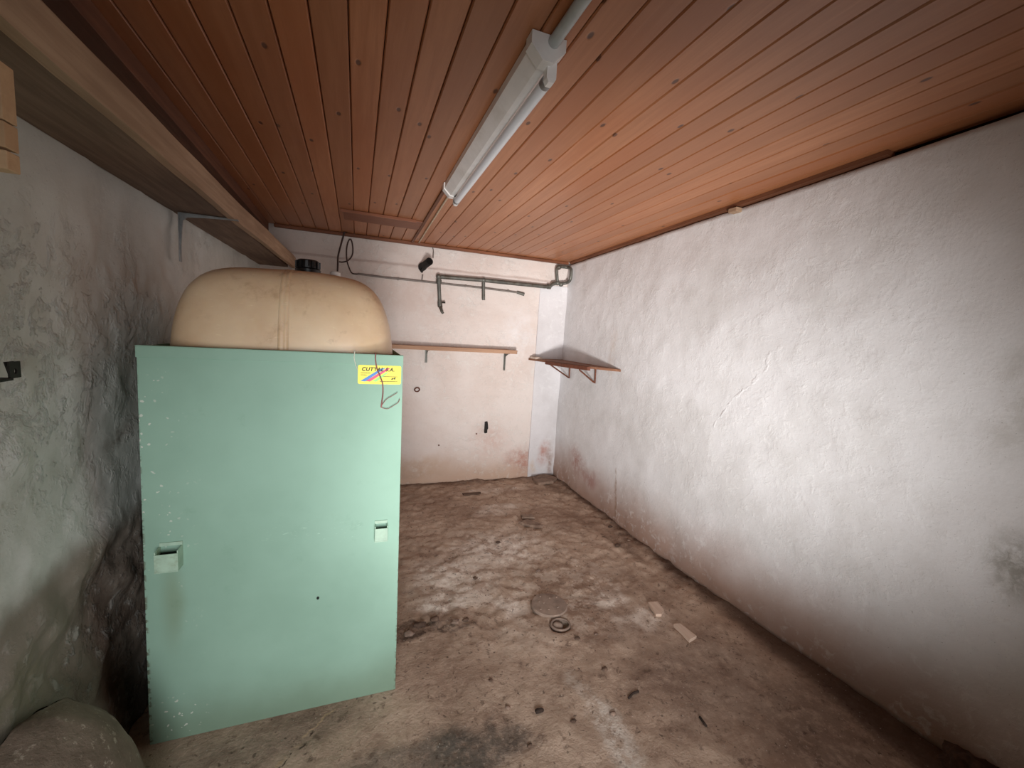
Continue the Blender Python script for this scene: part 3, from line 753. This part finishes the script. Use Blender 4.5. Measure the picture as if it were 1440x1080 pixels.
# thin conduit with its cable loop
m_thin = simple('grey_thin_conduit', (134, 126, 120), 0.6, 0.2, 0.25, 20)
m_cable = simple('dark_brown_cable', (66, 46, 40), 0.6)
YC = YB-0.016
cdt = thing('thin_conduit', 'thin grey cable conduit sloping across the wall behind the tap', 'conduit', P(505, 386, YC))
tb('conduit_run', [P(x, y, YC) for x, y in ((503, 385), (540, 390), (597, 396), (680, 405), (733, 412))], 0.0085, m_thin, cdt)
tb('conduit_drop', [P(x, y, YC) for x, y in ((593, 396), (594.5, 386))], 0.0055, m_thin, cdt, 8)
tb('end_fitting', [P(727, 411, YC), P(737, 414, YC-0.006)], [0.013, 0.016], m_gal, cdt)
for q in ((560, 392), (655, 402), (715, 409)):
    c_ = P(*q, YC); tb('clip', [c_+Vector((0.0, -0.004, 0)), Vector((c_.x, YB+0.012, c_.z))], 0.012, m_thin, cdt, 8)
YW = YB-0.05
bm = bmesh.new()
wp = [P(488, 300, YW), P(487, 312, YW), P(485, 324, YW), P(480, 342, YW), P(475.5, 360, YW), P(475, 372, YW), P(474.5, 390, YW), P(475, 420, YW)]
wp[0] = Vector((wp[1].x, YW, 2.193))
tube(bm, smoothpath(wp), 0.0065, 8)
cab1 = tag(mesh('hanging_cable', bm, m_cable, smooth=True), 'dark cable dropping from the ceiling boards to behind the tank', 'cable')
bm = bmesh.new()
lp = [P(477, 368, YW-0.016), P(482, 368.5, YW-0.006), P(490, 366, YW), P(495.5, 358, YW), P(496, 346, YW), P(493.5, 337, YW-0.005), P(490, 339, YW-0.01), P(487.5, 350, YW-0.012), P(487.5, 363, YW-0.01), P(490, 374, YW), P(495, 384, YW+0.02), P(504, 385.5, YC)]
tube(bm, smoothpath(lp), 0.0055, 8)
tag(mesh('cable_loop', bm, m_cable, smooth=True), 'dark cable curled in a narrow loop above the tank', 'cable')

# black pipe stub
m_soot = simple('sooty_black', (26, 22, 20), 0.8)
stub = thing('pipe_stub', 'short black open pipe end sticking out of the wall above the tap', 'pipe', onY(592, 377, YB))
a, b = onY(593, 376, YB+0.015), onY(604, 367.5, YB-0.16)
bm = bmesh.new(); d = (b-a)
ro = tube(bm, [a, b, b, a+d*0.25], [0.030, 0.032, 0.026, 0.026], 20, caps=True)
inv(mesh('stub_tube', bm, m_soot, smooth=True, autosmooth=True), stub)
tb('stub_collar', [a+d*0.05, a+d*0.18], 0.036, m_soot, stub, 16)
tb('support_hook', [onY(590, 377, YB+0.01), onY(593, 382, YB-0.05), a+d*0.4], 0.012, m_soot, stub, 8)
bm = bmesh.new(); tube(bm, smoothpath([onY(607, 346, YB-0.012), onY(609.5, 352, YB-0.012), onY(609, 363, YB-0.03)]), 0.004, 8)
tag(mesh('short_cable', bm, m_thin, smooth=True), 'short grey cable curving down from ceiling to the black pipe end', 'cable')

# ------------------------------------------------------------------ shelf on the back wall
m_sh = woodmat('dusty_shelf_wood', (176, 138, 112), (196, 158, 130), (150, 112, 88), 0.8, 'x', False, 0, 0.1, 0.4)
s2 = thing('plank_shelf', 'narrow dusty plank shelf with splintered end on the back wall', 'shelf', (0.7, YB, 1.28))
DS = 0.13; YS = YB-DS
pl0, pl1 = onY(545, 489, YS), onY(727, 494, YS)
zt = (pl0.z+pl1.z)/2
def shb(bm):
    ed = [(-0.35, 0), (pl1.x-0.10, 0), (pl1.x-0.05, 0.005), (pl1.x, 0.0), (pl1.x+0.012, 0.022), (pl1.x-0.04, 0.03), (pl1.x-0.01, 0.055), (pl1.x-0.06, 0.07), (pl1.x-0.03, 0.10), (pl1.x-0.05, DS+0.004), (-0.35, DS+0.004)]
    prism(bm, [(x, YS+y) for x, y in ed], zt-0.016, zt+0.018)
pnl('plank', shb, m_sh, s2)
for k in range(3):
    a = Vector((pl1.x-0.03, YS+0.02+0.025*k, zt)); 
    bm = bmesh.new(); tube(bm, [a, a+Vector((0.05, 0.0, 0.012*(1-k)))], [0.007, 0.001], 5); inv(mesh('splinter', bm, m_sh), s2)
def backbr(px, label, dr):
    X = onY(px, 495, YB-0.02).x
    br = thing('plank_bracket', label, 'bracket', (X, YB, zt-0.02))
    zz = zt-0.0165
    pnl('wall_leg', lambda bm: box(bm, X-0.011, X+0.011, YB-0.006, YB+0.006, zz-dr, zz, 0.001), m_gal, br)
    pnl('shelf_leg', lambda bm: box(bm, X-0.011, X+0.011, YS+0.015, YB-0.006, zz-0.004, zz, 0.001), m_gal, br)
    pnl('rib', lambda bm: prism(bm, [(0, 0), (-0.10, 0), (-0.02, -0.03), (0, -dr*0.9)], 0, 0.005, Matrix(((0, 0, 1, X-0.0025), (1, 0, 0, YB-0.006), (0, 1, 0, zz-0.004), (0, 0, 0, 1)))), m_gal, br)
backbr(600, 'rusty bracket under the plank shelf nearer the green casing', 0.12); backbr(711, 'rusty bracket under the splintered end of the plank shelf', 0.17)

# ------------------------------------------------------------------ tapered corner shelf on the right wall
m_cs = woodmat('corner_shelf_wood', (128, 88, 66), (150, 108, 84), (96, 60, 44), 0.8, 'y', False, 0, 0.1, 0.5)
m_rust = simple('rusty_rod', (112, 66, 48), 0.7, 0.3, 0.3, 40)
cs = thing('corner_shelf', 'tapered wooden corner shelf on two bent rods beside the white strip', 'shelf', (1.95, 3.4, 1.22))
ZC = 1.228
poly = [(1.965, 2.80), (1.93, 2.83), (1.80, 3.02), (1.72, 3.30), (1.635, 3.70), (1.60, 3.845), (1.97, 3.845)]
pnl('shelf_board', lambda bm: prism(bm, poly, ZC-0.018, ZC), m_cs, cs)
pnl('front_strip', lambda bm: prism(bm, [(1.805, 3.005), (1.795, 3.03), (1.712, 3.31), (1.665, 3.56), (1.650, 3.56), (1.697, 3.305), (1.785, 3.02)], ZC-0.034, ZC-0.004), m_rust, cs)
pnl('corner_block', lambda bm: prism(bm, [(1.62, 3.72), (1.70, 3.74), (1.68, 3.84), (1.61, 3.84)], ZC, ZC+0.018), simple('plaster_lump', (206, 190, 176), 0.9), cs)
for q1, Yw, label in (((800, 532), 3.60, 'far'), ((836, 539), 3.16, 'near')):
    zb = onX(*q1, 1.955).z; Yb = onX(*q1, 1.955).y
    xf = 1.74 if Yb > 3.4 else 1.79
    tb('bent_rod', [(1.95, Yb, ZC-0.022), (xf+0.02, Yb, ZC-0.024), (xf, Yb, ZC-0.03), (xf+0.008, Yb, ZC-0.045), (1.945, Yb, zb+0.01), (1.958, Yb, zb), (1.955, Yb, ZC-0.03)], 0.007, m_rust, cs, 8)

# ------------------------------------------------------------------ small wall things
def ringm(name, label, cat, c, r, rr, mt, rot):
    bm = bmesh.new(); pts = [rot @ Vector((r*math.cos(2*math.pi*k/16), 0, r*math.sin(2*math.pi*k/16)))+c for k in range(16)]
    tube(bm, pts, rr, 6, closed=True); return tag(mesh(name, bm, mt, smooth=True), label, cat)
ringm('wall_ring', 'small rusty ring stuck in the wall beside the green casing', 'ring', onY(586.5, 548, YB-0.012)+Vector((0, 0, 0)), 0.022, 0.006, m_rust, Matrix.Rotation(0.5, 3, 'X'))
a = onY(684, 592, YB-0.02); b = onY(684.5, 609, YB-0.02)
bm = bmesh.new(); prism(bm, [(-0.012, 0), (0.012, 0.004), (0.012, 0.035), (0.020, 0.05), (0.016, 0.085), (0.010, 0.115), (-0.012, 0.11)], -0.012, 0.018, Matrix(((1, 0, 0, a.x), (0, 0, -1, YB-0.012), (0, 1, 0, b.z), (0, 0, 0, 1))))
tag(mesh('iron_bar', bm, m_soot), 'short upright black iron stub low on the pinkish wall', 'iron stub')
for px, py, lb in ((617, 626, 'tiny rusty nail head low in the wall towards the green casing'), (670, 610, 'tiny rusty nail head beside the black iron stub')):
    c_ = onY(px, py, YB); bm = bmesh.new(); lathe(bm, [(0.007, 0), (0.007, 0.006), (0.004, 0.009)], (c_.x, YB-0.0, c_.z), 8, Matrix.Rotation(math.pi/2, 4, 'X'))
    tag(mesh('nail_head', bm, m_rust), lb, 'nail', 'nail heads in the pinkish wall')
c_ = onX(1040, 287, 1.94); c_.x = RW(c_.y, 2.17)
bm = bmesh.new(); box(bm, c_.x-0.035, c_.x+0.02, c_.y-0.025, c_.y+0.03, ceil_z(c_.y)-0.050, ceil_z(c_.y)-0.027, 0.003)
tag(mesh('wood_block', bm, m_plank), 'small wood block poking from under the batten on the white wall', 'block')

# ------------------------------------------------------------------ floor things
def rock(name, label, cat, c, r, mt, seed, sub=3, amp=0.25, group=None, clampx=None):
    bm = bmesh.new(); bmesh.ops.create_icosphere(bm, subdivisions=sub, radius=1)
    for v in bm.verts:
        n_ = noise.fractal(v.co*1.6+Vector((seed, 0, 0)), 0.9, 2.1, 4)*amp
        v.co *= 1+n_; v.co = Vector((v.co.x*r[0], v.co.y*r[1], v.co.z*r[2]))
        v.co += Vector(c)
        if clampx is not None: v.co.x = max(v.co.x, clampx)
    return tag(mesh(name, bm, mt, smooth=True), label, cat, group)
def rockmat():
    M = Mat('rough_boulder', 0.95, 0, 0.2)
    c = M.mix(M.ramp(M.noise(5, 6, 0.7), 0.35, 0.65), lin((120, 104, 92)), lin((146, 130, 116)))
    c = M.mix(M.ramp(M.noise(34, 5, 0.7), 0.58, 0.66, 0, 0.7), c, lin((196, 182, 166)))
    M.color(c); M.bump(M.noise(20, 7, 0.7), 0.8, 0.02); return M.m
rock('boulder', 'rounded rough brown boulder bulging from the foot of the grey wall', 'boulder', (-0.74, 1.13, 0.06), (0.26, 0.33, 0.44), rockmat(), 3, 5, 0.05, clampx=XL+0.03)
m_lid = simple('worn_cement_lid', (158, 138, 124), 0.93, 0, 0.3, 14, (122, 100, 86), 0.5)
bm = bmesh.new(); lathe(bm, [(0.098, -0.02), (0.100, 0.005), (0.094, 0.012), (0.0, 0.019)] [:3] + [(0.03, 0.0135)], (drain.x, drain.y, 0.0), 36)
for k in range(9):
    a = random.uniform(0, 6.28); r = random.uniform(0.02, 0.08)
    box(bm, drain.x+r*math.cos(a)-0.004, drain.x+r*math.cos(a)+0.004, drain.y+r*math.sin(a)-0.003, drain.y+r*math.sin(a)+0.003, 0.008, 0.0165)
tag(mesh('manhole_cover', bm, m_lid, smooth=True, autosmooth=True), 'round grey cement drain lid set in the dirt floor', 'manhole cover')
bm = bmesh.new()
pts = [(hole.x+0.048*math.cos(a), hole.y+0.042*math.sin(a), flz(hole.x+0.06, hole.y)+0.001) for a in [2*math.pi*k/28 for k in range(28)]]
tube(bm, [(q[0], q[1], q[2]-0.003) for q in pts], 0.006, 8, closed=True)
dr = tag(mesh('drain_ring', bm, m_lid, smooth=True), 'cement rim around the small open drain hole in the floor', 'drain')
rock('plug_stone', 'rounded stone lying in the small open drain hole', 'stone', (hole.x-0.012, hole.y+0.008, -0.012), (0.030, 0.026, 0.022), m_lid, 9, 3, 0.15)
m_chip = woodmat('pale_wood_chip', (212, 186, 166), (226, 202, 184), (190, 162, 142), 0.85, 'y', False, 0, 0.2)
def chip(name, label, pts, t, mt, cat='wood scrap', group=None):
    pts = [FL(*p) for p in pts]; c = sum(pts, Vector())/len(pts); z = max(flz(p.x, p.y) for p in pts)
    bm = bmesh.new(); prism(bm, [(p.x, p.y) for p in pts], z-0.004, z+t)
    return tag(mesh(name, bm, mt), label, cat, group)
chip('wood_scrap', 'pale wood scrap with a clipped corner on the floor', [(911, 851), (924, 850), (933, 862), (930, 868), (922, 868)], 0.012, m_chip)
chip('wood_scrap', 'longer narrow wood scrap on the floor nearer the long white wall', [(947, 882), (956, 881), (979, 899), (969, 904)], 0.014, m_chip)
m_slate = simple('dusty_slate', (150, 128, 112), 0.9, 0, 0.25, 25, (112, 90, 76), 0.3)
chip('stone_slab', 'flat pale stone slab in the corner where the walls meet', [(748, 676), (765, 671), (783, 676), (778, 681), (757, 684)], 0.022, m_slate, 'stone')
chip('stone_slab', 'thin layered stone flake on the floor of the far half', [(729, 736), (742, 733), (760, 739), (763, 742), (745, 741)], 0.020, m_slate, 'stone')
chip('stone_slab', 'small stone flake lying behind the layered flake', [(732, 726), (748, 727), (752, 731), (734, 731)], 0.022, m_slate, 'stone')
m_twigs = simple('brown_splinter', (96, 74, 60), 0.9)
chip('wood_splinter', 'flat dark splinter near the foot of the pinkish wall', [(650, 695), (676, 693.5), (676, 695.5), (652, 697)], 0.006, m_twigs, 'splinter')
m_twig = simple('dark_twig', (54, 40, 32), 0.85)
for q, lb in ((((884, 983), (890, 976), (898, 974)), 'dark curved twig on the floor before the wood scraps'), (((458, 1001), (470, 1000)), None), (((984, 1007), (993, 1020)), 'short dark twig on the bare floor near the long wall')):
    if not lb: continue
    bm = bmesh.new(); tube(bm, smoothpath([FL(x, y)+Vector((0, 0, flz(FL(x, y).x, FL(x, y).y)+0.004)) for x, y in q], 3), 0.005, 6)
    tag(mesh('twig', bm, m_twig, smooth=True), lb, 'twig')
p = FL(758, 1001); rock('dark_clod', 'dark flat clod of dirt beside the damp grey patch', 'clod', (p.x, p.y, flz(p.x, p.y)+0.004), (0.019, 0.010, 0.009), m_twig, 21, 2, 0.3)
# rubble: loose stones that show singly
sp = [(612, 874, 14), (640, 877, 11), (590, 880, 16), (655, 872, 9), (575, 893, 15), (700, 763, 8), (668, 814, 7), (757, 802, 7), (812, 900, 8), (850, 943, 8), (838, 891, 6), (1020, 792, 8), (872, 752, 18), (884, 762, 14), (858, 742, 12), (846, 730, 9), (905, 768, 12), (868, 770, 10), (690, 960, 6), (714, 996, 7), (960, 800, 8), (745, 1048, 7), (862, 1005, 8), (806, 1015, 7)]
m_peb = [simple('pebble_a', (112, 90, 76), 0.95, 0, 0.3, 60), simple('pebble_b', (144, 122, 108), 0.95, 0, 0.3, 60), simple('pebble_c', (92, 72, 60), 0.95, 0, 0.3, 60)]
for i, (x, y, s_) in enumerate(sp):
    p = FL(x, y); dist = (p-ORG).length; r = s_*0.42*dist/FPX
    r = min(r, max(0.006, 1.90-p.x)) if p.x > 1.8 else r
    zone = 'in the dark rubble strip beside the green casing' if x < 660 and y > 860 else ('along the foot of the long white wall' if (840 <= x <= 910 and y < 780) or x >= 1000 else ('between the drain hole and the pinkish wall' if y < 830 else 'on the open floor before the drain hole'))
    look = ('brown', 'pale', 'dark')[i % 3]
    rock('loose_stone', look+' loose stone '+zone, 'stone', (p.x, p.y, flz(p.x, p.y)+r*0.28), (r, r*random.uniform(.6, .9), r*0.42), m_peb[i % 3], i*5.1, 2, 0.6, look+' loose stones '+zone)
# fine grit, uncountable
bm = bmesh.new()
for i in range(1500):
    x = random.uniform(0.2, 1.93); y = random.uniform(1.0, 3.8)
    if ns(x, y, 4, 2.2, 3) < random.uniform(-0.3, 0.5): continue
    if math.hypot(x-hole.x, y-hole.y) < 0.09 or math.hypot(x-drain.x, y-drain.y) < 0.12: continue
    r = random.uniform(0.0015, 0.0055); z = flz(x, y)
    a = random.random()*6
    vs = [bm.verts.new((x+r*math.cos(a+k*2.1), y+r*math.sin(a+k*2.1), z-0.001)) for k in range(3)] + [bm.verts.new((x, y, z+r*0.8))]
    for q in ((0, 1, 3), (1, 2, 3), (2, 0, 3)): bm.faces.new([vs[k] for k in q])
tag(mesh('grit', bm, m_peb[0]), 'fine crumbs of grit strewn over the dirt floor', 'grit', kind='stuff')
# rusty clump at the foot of the long wall
p = onZ(1412, 1068, 0.05)
m_clump = simple('rust_brown_clump', (64, 42, 30), 0.95, 0, 0.4, 50, None, 0.8)
rock('rusty_clump', 'dark rust-brown lump lying against the foot of the long white wall', 'lump', (RW(p.y, 0)-0.06, p.y, 0.045), (0.07, 0.09, 0.055), m_clump, 40, 4, 0.4)
